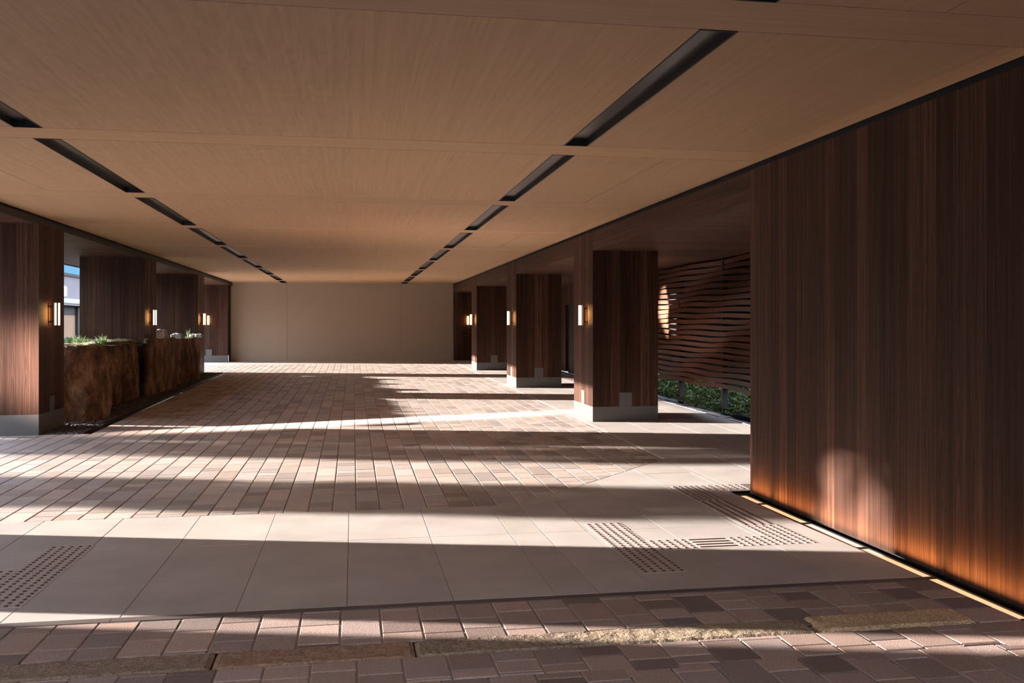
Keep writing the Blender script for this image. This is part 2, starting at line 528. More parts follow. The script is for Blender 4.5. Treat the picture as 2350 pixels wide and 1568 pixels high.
# rough kerb stones set flush in the near paving
ker = [(-3.4, -0.632, 4.262, 4.487, 'long brown rough kerb stone at the far left of the near paving'),
       (-0.622, 0.285, 4.262, 4.487, 'short reddish brown rough kerb stone between two longer ones'),
       (0.291, 2.285, 4.268, 4.487, 'long brown rough kerb stone with a pale crack near its right end'),
       (2.305, 3.168, 4.268, 4.50, 'raised mossy golden kerb stone nearest the right wall')]
for i, (x0, x1, y0, y1, lab) in enumerate(ker):
    n, mloc = int((x1 - x0) / 0.022), 11
    mb = MB()
    zr = zf(4.4) + (0.004 if i < 3 else 0.010)
    V = [[None] * (mloc + 1) for _ in range(n + 1)]
    for a_ in range(n + 1):
        for b_ in range(mloc + 1):
            x = x0 + (x1 - x0) * a_ / n; y = y0 + (y1 - y0) * b_ / mloc
            e_ = min(a_, n - a_, b_, mloc - b_)
            ww = noise.noise(Vector((x * 2.3, i, 0))) * 0.010 if b_ == mloc else 0
            z = zr + noise.fractal(Vector((x * 14, y * 14, i)), 1, 2, 4) * 0.005 - (0.012 if e_ == 0 else 0.0)
            V[a_][b_] = (x, y + ww, z)
    tn = [(0.95, 0.88, 0.85, 1), (1.1, 0.85, 0.75, 1), (1, 0.98, 0.9, 1), (1.9, 1.75, 1.35, 1)][i]
    for a_ in range(n):
        for b_ in range(mloc):
            mb.poly([V[a_][b_], V[a_ + 1][b_], V[a_ + 1][b_ + 1], V[a_][b_ + 1]], tn)
    bm_edge = [V[a_][0] for a_ in range(n + 1)] + [V[n][b_] for b_ in range(1, mloc + 1)] + [V[a_][mloc] for a_ in range(n - 1, -1, -1)] + [V[0][b_] for b_ in range(mloc - 1, 0, -1)]
    for k in range(len(bm_edge)):
        p, q = bm_edge[k], bm_edge[(k + 1) % len(bm_edge)]
        mb.poly([(p[0], p[1], p[2] - 0.04), (q[0], q[1], q[2] - 0.04), q, p], tn)
    o = mb.build('kerb_stone', M['kerb'])
    tag(o, lab, 'kerb stone', 'rough kerb stones in the near paving')

# ------------------------------------------------------------------ ceiling
SLR = (1.690, 1.893)      # right row of slots
SLL = (-2.475, -2.268)    # left row
PIT = 3.43
slots = [(4.345 + PIT * k, 7.355 + PIT * k) for k in range(-2, 9)]
slots = [(max(a_, NEAR), min(b_, YB - 0.15)) for a_, b_ in slots if a_ < YB - 0.4]

cy = MB()
TH = 0.16
G = 0.0042
edges_x = [XL + 0.004, SLL[0], SLL[1], SLR[0], SLR[1], XR - 0.004]
for k, (a_, b_) in enumerate(slots):
    for q in (0, 2, 4):
        xs_ = [edges_x[q], edges_x[q + 1]]
        if q == 4 and k in (1, 3, 5, 7): xs_ = [edges_x[4], 2.735, edges_x[5]]
        if q == 0 and k in (3,): xs_ = [edges_x[0], -3.295, edges_x[1]]
        for u_, v_ in zip(xs_[:-1], xs_[1:]):
            cy.box(u_ + (G if u_ not in edges_x else 0), v_ - (G if v_ not in edges_x else 0), a_ + G, b_ - G, ZC, ZC + TH)
struct('ceiling', cy, M['ceil_y'])
cx = MB()
for k in range(len(slots) - 1):
    cx.box(edges_x[0], edges_x[-1], slots[k][1] + G, slots[k + 1][0] - G, ZC, ZC + TH)
cx.box(edges_x[0], edges_x[-1], slots[-1][1] + G, YB, ZC, ZC + TH)
struct('ceiling', cx, M['ceil_x'])
g = MB()
g.box(XOUT, 7.4, NEAR, YB + 1.5, ZC + TH + 0.02, 3.75)
struct('ceiling', g, M['gap'])

ordw = ['nearest', 'second', 'third', 'fourth', 'fifth', 'sixth', 'seventh', 'eighth', 'ninth', 'tenth', 'eleventh']
for side, (x0, x1) in (('right', SLR), ('left', SLL)):
    cnt = 0
    for k, (a_, b_) in enumerate(slots):
        if b_ < (3.8 if side == 'right' else 5): continue
        t = empty('ceiling_slot_light', ((x0 + x1) / 2, (a_ + b_) / 2, ZC + 0.13),
                  'dark recessed ceiling slot light, %s of the %s row from the camera' % (ordw[cnt], side),
                  'ceiling light', 'recessed slot lights in the ceiling')
        cnt += 1
        w_ = 0.010
        ring_mesh(x0 + .001, x1 - .001, a_ + .001, b_ - .001, w_, ZC - 0.003, ZC + 0.14).build('frame', M['black'], t)
        f = MB(); f.box(x0 + w_, x1 - w_, a_ + w_, b_ - w_, ZC + 0.045, ZC + 0.05)
        f.build('panel', M['steel'], t)

# ------------------------------------------------------------------ right side: wall, beam, soffit, columns
g = MB(); g.box(XR, XR + 0.25, NEAR, 7.985, 0.0, ZC - 0.045)
struct('wall_right', g, M['wood'])
g = MB(); g.box(XR + 0.03, XR + 0.25, NEAR, YB, ZC - 0.05, ZC + 0.17)
g.box(XL - 0.6, XL - 0.03, NEAR, YB, ZC - 0.05, ZC + 0.17)
g.box(XR + 0.06, XR + 0.25, NEAR, 7.95, -0.25, 0.0)
struct('trim_3', g, M['gap'])
g = MB(); g.box(XR + 0.001, XR + 0.10, 7.99, YB, ZS, ZC - 0.045)
struct('trim_4', g, M['wood_h'])
g = MB(); g.box(XR + 0.10, 7.4, 7.99, YB, ZS + 0.001, ZS + 0.12)
struct('ceiling', g, M['soffit'])
g = MB(); g.box(XR + 0.25, 7.0, NEAR, 7.9, 0, 3.0)
struct('wall_right', g, M['darkwood'])


def column(x0, x1, y0, y1, zt, lab, inner, plinth_z=0.23, notch=0.21):
    zb = zf(y0) - 0.05
    zp = zf(y0) + plinth_z
    t = empty('wood_clad_column', ((x0 + x1) / 2, (y0 + y1) / 2, zf(y0)), lab, 'column', 'wood clad columns')
    xm = x0 + (x1 - x0) * 0.5; ym = (y0 + y1) / 2
    s_ = 0.003
    for (a_, b_) in ((x0, xm - s_), (xm + s_, x1)):
        for (c1, d1) in ((y0, ym - s_), (ym + s_, y1)):
            mb = MB(); mb.box(a_, b_, c1, d1, zp, zt)
            mb.build('cladding_panel', M['wood'], t)
    mb = MB(); mb.box(x0 - 0.001, x1 + 0.001, y0 - 0.001, y1 + 0.001, zb, zp - 0.002)
    pl = mb.build('plinth', M['plinth'], t, 0.002)
    mb = MB(); mb.box(xm - 0.1, xm + 0.1, y0 - 0.004, y0 + 0.02, zp - 0.001, zp + notch)
    mb.build('stone_block', M['plinth'], t)
    mb = MB()
    if inner > 0: mb.box(x0 - 0.004, x0 + 0.02, ym - 0.1, ym + 0.1, zp - 0.001, zp + notch)
    else: mb.box(x1 - 0.02, x1 + 0.004, ym - 0.1, ym + 0.1, zp - 0.001, zp + notch)
    mb.build('stone_block', M['plinth'], t)
    return t


RC = [(13.64, 14.85), (20.32, 21.6), (27.0, 28.2)]
rl = ['dark wood clad column on the right nearest the end of the long wooden wall',
      'dark wood clad column in the middle of the right hand row',
      'dark wood clad column farthest back in the right hand row']
for (a_, b_), l_ in zip(RC, rl):
    column(XR, 4.63, a_, b_, ZC - 0.047 if False else ZS + 0.001, l_, 1)
    g = MB(); g.box(XR - 0.0005, XR + 0.101, a_, b_, ZS, ZC - 0.046)
    struct('trim_5', g, M['wood'])
LC = [(13.26, 14.36), (19.65, 20.76), (26.16, 27.22)]
ll = ['dark wood clad column at the left edge, sunlit on its near face',
      'dark wood clad column rising behind the boulders, second on the left',
      'dark wood clad column behind the farthest boulder on the left']
for (a_, b_), l_ in zip(LC, ll):
    column(-5.38, XL, a_, b_, ZSL, l_, -1, 0.28 if a_ < 14 else 0.23)
column(-5.38, XL, 6.25, 7.74, ZSL, 'dark wood clad column standing on the left beside the camera', -1)
# left beam and soffit
g = MB(); g.box(XL - 0.05, XL - 0.001, NEAR, YB, ZSL - 0.005, ZC - 0.03)
struct('trim_6', g, M['darkwood'])
g = MB(); g.box(XOUT, XL - 0.05, NEAR, YB, ZSL, ZSL + 0.12)
struct('ceiling', g, M['soffit'])
g = MB(); g.box(XOUT - 0.03, XOUT, NEAR, YB, ZSL - 0.02, 3.75)
struct('trim_7', g, M['black'])

# ------------------------------------------------------------------ far end
g = MB()
for a_, b_ in ((-4.205, -2.292), (-2.286, 1.716), (1.722, XR)):
    g.box(a_, b_, YB, YB + 0.2, 0.235, ZC)
struct('wall_back', g, M['back'])
g = MB(); g.box(-4.28, XR + 0.05, YB + 0.03, YB + 0.3, 0.0, 3.1)
g.box(-4.235, -4.205, YB - 0.3, YB + 0.1, 0.15, ZC - 0.02)
struct('trim_8', g, M['gap'])
g = MB(); g.box(-5.45, -4.235, 32.9, 33.6, zf(33) + 0.23, ZSL)
struct('wall_back', g, M['wood'])
g = MB(); g.box(-5.46, -4.233, 32.88, 33.0, 0.1, zf(33) + 0.23); g.box(-4.95, -4.75, 32.87, 32.9, zf(33) + .2, zf(33) + 0.44)
struct('baseboard_back', g, M['plinth'])
g = MB(); g.box(XR, 6.3, 33.0, 33.6, 0.1, ZS)
struct('wall_back', g, M['wood'])
# wood wall closing the walkway at its far right, with a dark doorway
g = MB()
g.box(6.02, 6.25, 25.9, 33.2, 0.2, ZS)
g.box(6.02, 6.25, 22.0, 25.9, 2.1, ZS)
struct('wall_right', g, M['wood'])
g = MB(); g.box(6.1, 6.2, 21.0, 25.9, 0.15, 2.1)
struct('door_1', g, M['darkwood'])
g = MB(); g.box(3.9, 4.05, 32.7, 33.0, 1.13, 1.16)
o = g.build('wall_shelf', M['bronze']); tag(o, 'small dark ledge fixed to the far wood wall behind the last right column', 'shelf')

# ------------------------------------------------------------------ sconces


def sconce(x, y, z0, z1, nx, ny, lab):
    """nx,ny: outward direction from the wall"""
    t = empty('wall_sconce', (x, y, z0), lab, 'wall lamp', 'twin tube wall lamps')
    n_ = Vector((nx, ny, 0)); tv = Vector((-ny, nx, 0))
    p = Vector((x, y, 0))

    def bx_(mb, d0, d1, s0, s1, a_, b_):
        c1, c2 = p + n_ * d0 + tv * s0, p + n_ * d1 + tv * s1
        mb.box(min(c1.x, c2.x), max(c1.x, c2.x), min(c1.y, c2.y), max(c1.y, c2.y), a_, b_)
    mb = MB(); bx_(mb, 0.0, 0.012, -0.018, 0.018, z0 + 0.01, z1 - 0.01); mb.build('backplate', M['bronze'], t)
    for q in (z0 + 0.05, z1 - 0.07):
        mb = MB(); bx_(mb, 0.012, 0.062, -0.012, 0.012, q, q + 0.02); mb.build('arm', M['bronze'], t)
    mb = MB(); bx_(mb, 0.062, 0.074, -0.036, 0.036, z0, z1); mb.build('shield', M['bronze'], t)
    for d, s in ((0.098, -0.02), (0.132, 0.02)):
        c = p + n_ * d + tv * s
        mb = MB(); mb.tube((c.x, c.y, z0 + 0.012), (c.x, c.y, z1 - 0.012), 0.0125)
        g_ = mb.build('glass_tube', M['tube'], t, 0, True)
        for q in (z0, z1 - 0.012):
            mb = MB(); mb.tube((c.x, c.y, q), (c.x, c.y, q + 0.012), 0.014); mb.build('end_cap', M['bronze'], t)
    L = lamp('sconce_lamp', 'AREA', energy=1.5, color=(1.0, 0.47, 0.13), shape='RECTANGLE', size=0.02, size_y=z1 - z0 - 0.06)
    L.location = (p.x + n_.x * 0.058, p.y + n_.y * 0.058, (z0 + z1) / 2)
    L.rotation_euler = Matrix((tv.cross(Vector((0, 0, 1))).cross(n_) * 0 + Vector((0, 0, 1)).cross(n_), Vector((0, 0, 1)), n_)).transposed().to_euler()
    L.parent = t; L.matrix_parent_inverse = Matrix.Translation(-Vector(t.location))
    return t


SZ0, SZ1 = 1.525, 1.856
sconce(XR, 13.98, SZ0, SZ1, -1, 0, 'lit twin tube wall lamp on the nearest right hand column')
sconce(XR, 20.72, SZ0, SZ1, -1, 0, 'lit twin tube wall lamp on the middle right hand column')
sconce(XR, 27.45, SZ0, SZ1, -1, 0, 'lit twin tube wall lamp on the farthest right hand column')
sconce(4.06, 33.0, SZ0, SZ1, 0, -1, 'lit twin tube wall lamp on the dark wall at the far right end')
sconce(XL, 13.66, SZ0, SZ1, 1, 0, 'lit twin tube wall lamp on the left edge column')
sconce(XL, 20.05, SZ0, SZ1, 1, 0, 'lit twin tube wall lamp on the second left column above the boulders')
sconce(XL, 26.50, SZ0, SZ1, 1, 0, 'lit twin tube wall lamp on the column behind the farthest boulder')
sconce(-4.86, 32.9, SZ0, SZ1, 0, -1, 'lit twin tube wall lamp on the dark wall at the far left end')

# ------------------------------------------------------------------ floor light strip along the right wall
bounds = [7.96, 7.54, 6.745, 5.935, 5.165, 4.34, 3.55]
g = MB()
g.box(3.42, 3.445, 1.2, 8.0, -0.12, -0.004)
g.box(3.42, 3.66, 7.96, 8.02, -0.12, -0.003)
g.box(3.545, 3.66, 1.2, 8.0, -0.12, -0.055)
g.box(3.44, 3.66, 1.2, 8.0, -0.2, -0.10)
struct('trim_9', g, M['black'])
posw = ['shortest, at the far end of the wooden wall', 'second from the wall end', 'third from the wall end, in the sun patch',
        'fourth from the wall end', 'fifth from the wall end']
for k in range(len(bounds) - 1):
    b_, a_ = bounds[k], bounds[k + 1]
    lab = 'glowing floor strip light, ' + posw[k] if k < 5 else 'glowing floor strip light cut off by the right edge'
    t = empty('floor_strip_light', (3.505, (a_ + b_) / 2, -0.02), lab, 'floor light', 'floor strip lights washing the wooden wall')
    ring_mesh(3.450, 3.544, a_ + .003, b_ - .003, 0.012, -0.08, -0.007).build('housing', M['black'], t)
    mb = MB(); mb.box(3.463, 3.531, a_ + .02, b_ - .02, -0.03, -0.014)
    mb.build('lens', M['lens'], t)
    L = lamp('strip_lamp', 'AREA', energy=2.6 * (b_ - a_), color=(1.0, 0.50, 0.17), shape='RECTANGLE', size=b_ - a_ - 0.05, size_y=0.03, spread=math.radians(75))
    L.location = (3.515, (a_ + b_) / 2, -0.008)
    L.rotation_euler = (0, 0, 0)
    d = Vector((0.55, 0, 0.84)).normalized()
    rot = Matrix((Vector((0, 1, 0)), (-d).cross(Vector((0, 1, 0))), -d)).transposed()
    L.rotation_euler = rot.to_euler()
    L.parent = t; L.matrix_parent_inverse = Matrix.Translation(-Vector(t.location))

# ------------------------------------------------------------------ tactile paving
DP = 0.0587
mb = MB(); prev = None
for rr, hz in ((0.0125, 0.001), (0.0115, 0.005), (0.0075, 0.0063)):
    n0 = len(mb.v)
    mb.v += [(rr * math.cos(a_ * PI / 5), rr * math.sin(a_ * PI / 5), hz) for a_ in range(10)]
    if prev is not None:
        for a_ in range(10):
            mb.f.append((prev + a_, prev + (a_ + 1) % 10, n0 + (a_ + 1) % 10, n0 + a_)); mb.c.append((1, 1, 1, 1))
    prev = n0
mb.f.append(tuple(range(prev, prev + 10))); mb.c.append((1, 1, 1, 1))
_o = mb.build('stud', M['stud']); STUD = _o.data; bpy.data.objects.remove(_o)


def tactile(x0, y0, w, d, kind, lab, grp):
    """x0,y0 lower-left; plate w x d; kind dots / bars_x / bars_y"""
    zc = zf(y0 + d / 2)
    t = empty('tactile_tile', (x0 + w / 2, y0 + d / 2, zc), lab, 'tactile paving', grp)
    mb = MB()
    P4 = [(x0, y0), (x0 + w, y0), (x0 + w, y0 + d), (x0, y0 + d)]
    top = [(p[0], p[1], zf(p[1]) + 0.0014) for p in P4]; bot = [(p[0], p[1], zf(p[1]) - 0.003) for p in P4]
    mb.poly(top)
    for i in range(4):
        j = (i + 1) % 4; mb.poly([bot[i], bot[j], top[j], top[i]])
    mb.build('plate', M['plate'], t)
    if kind == 'dots':
        nx_, ny_ = max(1, round(w / DP)), max(1, round(d / DP))
        for i in range(nx_):
            for j in range(ny_):
                cx_, cy_ = x0 + (i + .5) * w / nx_, y0 + (j + .5) * d / ny_
                o = bpy.data.objects.new('stud', STUD); COL.objects.link(o)
                o.parent = t; o.matrix_parent_inverse = Matrix.Translation(-Vector(t.location))
                o.location = (cx_, cy_, zf(cy_))
    else:
        for i in range(4):
            if kind == 'bars_x':
                c = y0 + (i + .5) * d / 4; X0, X1, Y0, Y1 = x0 + .008, x0 + w - .008, c - .0075, c + .0075
            else:
                c = x0 + (i + .5) * w / 4; X0, X1, Y0, Y1 = c - .0075, c + .0075, y0 + .008, y0 + d - .008
            lo = [(X0, Y0), (X1, Y0), (X1, Y1), (X0, Y1)]
            hi = [(X0 + .003, Y0 + .003), (X1 - .003, Y0 + .003), (X1 - .003, Y1 - .003), (X0 + .003, Y1 - .003)]
            lo = [(p[0], p[1], zf(p[1]) + .001) for p in lo]; hi = [(p[0], p[1], zf(p[1]) + .006) for p in hi]
            mb = MB(); mb.poly(hi)
            for a_ in range(4): mb.poly([lo[a_], lo[(a_ + 1) % 4], hi[(a_ + 1) % 4], hi[a_]])
            mb.build('bar', M['stud'], t)


T = DP * 5
gR = 'tactile tiles on the right of the crossing'
# dotted run nearest the middle of the crossing (top to bottom)
for i, l_ in enumerate(('farthest one', 'second from far end', 'middle one', 'fourth, shaded', 'nearest the camera')):
    tactile(1.762, 6.955 - T * (i + 1) - 0.0 * i, T, T, 'dots', 'dotted tactile tile in the left run of the right group, ' + l_, gR)
tactile(2.06, 6.045, T, T, 'dots', 'dotted tactile tile just left of the four crosswise bars', gR)
tactile(2.36, 6.045, T, T, 'bars_x', 'tactile tile with four bars running across, in the sunlight', gR)
tactile(2.66, 6.045, T, T, 'dots', 'dotted tactile tile just right of the four crosswise bars', gR)
tactile(2.955, 6.045, T, T, 'dots', 'dotted tactile tile at the corner nearest the floor strip lights', gR)
tactile(2.955, 6.342, T, T + .05, 'dots', 'dotted tactile tile between the corner tile and the lengthwise bars', gR)
for i, l_ in enumerate(('nearest, partly sunlit', 'middle one', 'farthest from the camera')):
    tactile(2.955, 6.70 + 0.318 * i, 0.27, 0.312, 'bars_y', 'tactile tile with four lengthwise bars, ' + l_, gR)
tactile(2.955, 7.66, 0.27, 0.335, 'dots', 'dotted tactile tile just beyond the lengthwise bars', gR)
tactile(2.955, 7.998, 0.27, 0.352, 'dots', 'dotted tactile tile at the far corner by the diagonal brick edge', gR)
tactile(3.228, 8.10, 0.20, 0.25, 'dots', 'narrow dotted tactile tile by the end of the wooden wall', gR)
tactile(3.43, 8.10, 0.20, 0.25, 'dots', 'dotted tactile tile touching the crosswise bars at the wall end', gR)
for i in range(3):
    tactile(3.635 + 0.3 * i, 8.10, 0.296, 0.25, 'bars_x', ('barred tactile tile at the corner of the wooden wall', 'barred tactile tile hidden behind the wall corner', 'barred tactile tile farthest behind the wall corner')[i], gR)
gL = 'tactile tiles at the left edge'
for i, l_ in enumerate(('farthest one', 'second from the far end', 'third, beside the sideways run', 'fourth from the far end', 'nearest the camera')):
    tactile(-2.072, 6.872 - T * (i + 1), T, T, 'dots', 'shaded dotted tactile tile at the left edge, ' + l_, gL)
for i in range(2):
    tactile(-2.072 - (T + .004) * (i + 1), 5.95, T, T, 'dots', ('dotted tactile tile cut by the left edge of the view', 'dotted tactile tile just outside the left edge of the view')[i], gL)

# ------------------------------------------------------------------ boulders


def boulder(name, x0, x1, y0, y1, z0, z1, seed, mat, label, cat, group, cuts=26, amp=0.10, taper=0.08, ridge=1.0):
    bm = bmesh.new()
    bmesh.ops.create_cube(bm, size=2.0)
    bmesh.ops.subdivide_edges(bm, edges=bm.edges, cuts=cuts, use_grid_fill=True)
    s = Vector((seed * 3.1, seed * 1.7, seed))
    cx_, cy_, hx, hy = (x0 + x1) / 2, (y0 + y1) / 2, (x1 - x0) / 2, (y1 - y0) / 2
    for v in bm.verts:
        p = v.co.copy()
        # round the corners a little
        q = Vector((p.x, p.y, 0))
        r = (abs(p.x) ** 7 + abs(p.y) ** 7) ** (1 / 7)
        if r > 1e-6 and max(abs(p.x), abs(p.y)) > 0.5:
            k = max(abs(p.x), abs(p.y)) / r
            q *= (1 - (1 - k) * 0.9)
        tz = (p.z + 1) / 2
        k = 1 - taper * tz ** 1.5 - (0.05 * (1 - tz) ** 6)
        w = Vector((cx_ + q.x * hx * k, cy_ + q.y * hy * k, z0 + (z1 - z0) * tz))
        a1 = noise.fractal(Vector((w.x * 1.3, w.y * 1.3, w.z * 0.55)) + s, 1, 2, 3)
        a2 = noise.fractal(Vector((w.x * 5, w.y * 5, w.z * 1.3)) + s, 1, 2, 4)
        a3 = noise.cell(Vector((w.x * 2.4, w.y * 2.4, w.z * 0.8)) + s)
        a4 = noise.fractal(w * 14 + s, 1, 2, 3)
        side = 1.0 if tz < 0.985 else 0.3
        out = Vector((q.x, q.y, 0))
        if out.length > 0.3: out.normalize()
        w += out * side * (a1 * amp + a2 * amp * 0.45 * ridge + a3 * amp * 0.30 + a4 * 0.012)
        if p.z > 0.99: w.z += noise.fractal(Vector((w.x * 2.5, w.y * 2.5, seed)), 1, 2, 4) * 0.055 + a4 * 0.008 - max(0, r - 0.85) * 0.22
        v.co = w
    me = bpy.data.meshes.new(name); bm.to_mesh(me); bm.free()
    me.materials.append(M[mat])
    o = bpy.data.objects.new(name, me); COL.objects.link(o)
    return tag(o, label, cat, group)


gb = 'row of boulders on the left'


def plan_boulder(plan, z0, z1, seed, label, lean=(0.0, 0.0), amp=0.05):
    """a split stone block: plan outline (counter-clockwise), drawn up in layers, rough split faces"""
    n, L = 150, 46
    per = []; tot = 0
    for i in range(len(plan)):
        p, q = Vector(plan[i]), Vector(plan[(i + 1) % len(plan)]); per.append((tot, p, q)); tot += (q - p).length
    pts = []
    for k in range(n):
        d = tot * k / n
        for st, p, q in reversed(per):
            if d >= st:
                pts.append(p + (q - p) * ((d - st) / (q - p).length)); break
    sm = [(pts[k - 2] + pts[k - 1] * 2 + pts[k] * 3 + pts[(k + 1) % n] * 2 + pts[(k + 2) % n]) / 9 for k in range(n)]
    c = sum(sm, Vector((0, 0))) / n
    s_ = Vector((seed * 5.3, seed * 2.1, seed * 1.3))
    mb = MB()

    def point(p, tz, rim=1.0):
        z = z0 + (z1 - z0) * tz
        o = (p - c).normalized()
        w = Vector((p.x, p.y, z))
        f1 = noise.fractal(Vector((w.x * 1.1, w.y * 1.1, w.z * 0.8)) + s_, 1, 2, 3)
        f2 = noise.fractal(Vector((w.x * 4.5, w.y * 4.5, w.z * 1.6)) + s_, 1, 2, 4)
        f3 = abs(noise.noise(Vector((w.x * 2.1, w.y * 2.1, w.z * 1.5)) + s_ * 2))
        f4 = noise.fractal(w * 16 + s_, 1, 2, 3)
        d = amp * (f1 * 1.2 + f2 * 0.9 - f3 * 1.4) + f4 * 0.012 - 0.03 * (1 - tz) ** 5 + 0.02
        q = p + o * d * rim + Vector(lean) * tz ** 1.6
        return Vector((q.x, q.y, z))
    for l in range(L + 1):
        tz = l / L
        for k in range(n):
            v = point(sm[k], tz)
            if tz > 0.9: v += Vector(((c.x - v.x), (c.y - v.y), 0)).normalized() * 0.05 * ((tz - 0.9) / 0.1) ** 2
            mb.v.append(tuple(v))
    for l in range(L):
        for k in range(n):
            j = (k + 1) % n
            mb.f.append((l * n + k, l * n + j, (l + 1) * n + j, (l + 1) * n + k)); mb.c.append((1, 1, 1, 1))
    base = L * n
    cl = c + Vector(lean)
    for r_ in range(1, 13):
        f = 1 - r_ / 12.0
        nb = len(mb.v)
        for k in range(n):
            v = Vector(mb.v[L * n + k]); x = cl.x + (v.x - cl.x) * f; y = cl.y + (v.y - cl.y) * f
            mb.v.append((x, y, z1 + 0.05 * noise.fractal(Vector((x * 2.6, y * 2.6, seed)), 1, 2, 4) + 0.01 * noise.noise(Vector((x * 17, y * 17, 1)))))
        for k in range(n):
            j = (k + 1) % n
            mb.f.append((base + k, base + j, nb + j, nb + k)); mb.c.append((1, 1, 1, 1))
        base = nb
    o = mb.build('boulder', M['rock'])
    return tag(o, label, 'rock', gb)


plan_boulder([(-5.1, 14.98), (-4.45, 14.90), (-3.93, 14.95), (-3.72, 15.32), (-3.82, 15.8), (-4.18, 16.45), (-5.1, 16.6)], -0.02, 1.23, 1,
             'largest rusty brown boulder, nearest in the row, with a grassy top', (-0.14, 0.0), 0.06)
plan_boulder([(-5.3, 17.0), (-4.40, 16.95), (-4.20, 17.35), (-4.11, 18.4), (-4.12, 19.15), (-4.25, 19.35), (-5.3, 19.4)], -0.02, 1.24, 2,
             'second brown boulder in the row, set back behind the largest one', (-0.05, 0.0), 0.06)
plan_boulder([(-4.13, 19.42), (-4.04, 19.38), (-3.92, 20.3), (-3.87, 21.6), (-4.0, 22.0), (-4.12, 22.0)], -0.02, 1.25, 5,
             'third brown boulder in the row, with light crust on its top edge', (0.0, 0.0), 0.035)
plan_boulder([(-5.0, 22.35), (-4.06, 22.28), (-3.88, 23.2), (-3.82, 24.6), (-3.97, 25.1), (-5.0, 25.2)], -0.02, 1.21, 8,
             'farthest brown boulder in the row, with pale stones on top', (-0.05, 0.0), 0.06)
boulder('stone', -4.55, -4.05, 21.3, 21.8, 1.24, 1.44, 11, 'stone_pale', 'mossy pale stone lying on the third boulder', 'rock', 'loose stones on the boulders', 10, 0.05, 0.2)
boulder('stone', -4.3, -3.98, 23.0, 23.35, 1.05, 1.33, 13, 'stone_pale', 'light grey upright stone at the near top edge of the farthest boulder', 'rock', 'loose stones on the boulders', 10, 0.03, 0.1)
boulder('stone', -4.12, -3.80, 24.55, 24.95, 1.20, 1.30, 15, 'stone_pale', 'small flat white stone at the far end of the farthest boulder', 'rock', 'loose stones on the boulders', 8, 0.04, 0.2)

# raised moss bed behind the boulders
mb = MB()
nx_, ny_ = 30, 90
def bz(x, y): return 1.19 + noise.fractal(Vector((x * 1.5, y * 1.5, 3)), 1, 2, 4) * 0.05
x0, x1, y0, y1 = -6.2, -4.10, 16.3, 26.1
for i in range(nx_):
    for j in range(ny_):
        q = [(x0 + (x1 - x0) * (i + a_) / nx_, y0 + (y1 - y0) * (j + b_) / ny_) for a_, b_ in ((0, 0), (1, 0), (1, 1), (0, 1))]
        if q[0][0] > -5.44 and any(c0 - 0.10 < q[0][1] < c1 for c0, c1 in LC): continue
        mb.poly([(p[0], p[1], bz(*p)) for p in q])
o = mb.build('planting_bed', M['moss']); tag(o, 'raised mossy planting bed behind the row of boulders', 'planting bed')

rw = MB(); rw.box(-5.62, -5.44, 14.9, 26.2, -0.05, 1.12)  # hidden wall added to stop sun streaks passing between the boulders
rwo = rw.build('sun_block_wall', M['soil']); rwo.parent = o; rwo.matrix_parent_inverse = o.matrix_world.inverted()


def shade_hedge(x0, x1, y0, y1, z0, z1, seed, label):  # unseen leafy rows added to stretch the shade across the paving
    R = random.Random(seed); mb = MB()
    for _ in range(int(2600 * (y1 - y0) / 3.5)):
        c = Vector((R.uniform(x0, x1), R.uniform(y0, y1), z0 + (z1 - z0) * R.random() ** 0.8 + R.gauss(0, 0.03)))
        L_ = R.uniform(.03, .07); a_ = Vector((R.gauss(0, 1), R.gauss(0, 1), R.gauss(0, 1))).normalized(); b_ = a_.orthogonal().normalized()
        k = R.uniform(.7, 1.3); mb.poly([c - a_ * L_, c + b_ * L_ * .5, c + a_ * L_, c - b_ * L_ * .5], (k, k, k, 1))
    h_ = mb.build('shade_hedge', M['tree_leaf']); tag(h_, label, 'shade_hedge')


shade_hedge(-6.15, -5.75, 16.6, 19.3, 1.15, 1.62, 41, 'unseen low planting added behind the second boulder to lengthen its shade')
shade_hedge(-6.15, -5.75, 22.5, 26.0, 1.15, 1.62, 42, 'unseen low planting added behind the farthest boulder to lengthen its shade')

# gravel with pebbles and the metal edging
mb = MB()
for a_ in range(28):
    ya, yb = 13.33 + a_ * 0.4855, 13.33 + (a_ + 1) * 0.4855
    mb.poly([(-6.3, ya, zf(ya) - .012), (-3.62, ya, zf(ya) - .012), (-3.62, yb, zf(yb) - .012), (-6.3, yb, zf(yb) - .012)])
tag(mb.build('floor', M['soil']), kind='structure')
mb = MB(); R = random.Random(5)


def pebble(mb, x, y, z, r, R):
    n = 7; k = R.uniform(0.6, 1.3); sq = R.uniform(0.5, 0.8); an = R.uniform(0, PI); st = R.uniform(0.75, 1.2)
    tn = (k, k * R.uniform(.93, 1), k * R.uniform(.86, 1), 1)
    rings = []
    for rr, hh in ((0.85, 0.0), (1.0, 0.35), (0.72, 0.8)):
        rings.append([(x + r * rr * (math.cos(an) * math.cos(t_) * st - math.sin(an) * math.sin(t_)), y + r * rr * (math.sin(an) * math.cos(t_) * st + math.cos(an) * math.sin(t_)), z + r * hh * sq) for t_ in [2 * PI * i / n for i in range(n)]])
    for a_, b_ in zip(rings[:-1], rings[1:]):
        for i in range(n): mb.poly([a_[i], a_[(i + 1) % n], b_[(i + 1) % n], b_[i]], tn)
    mb.poly(rings[-1], tn)


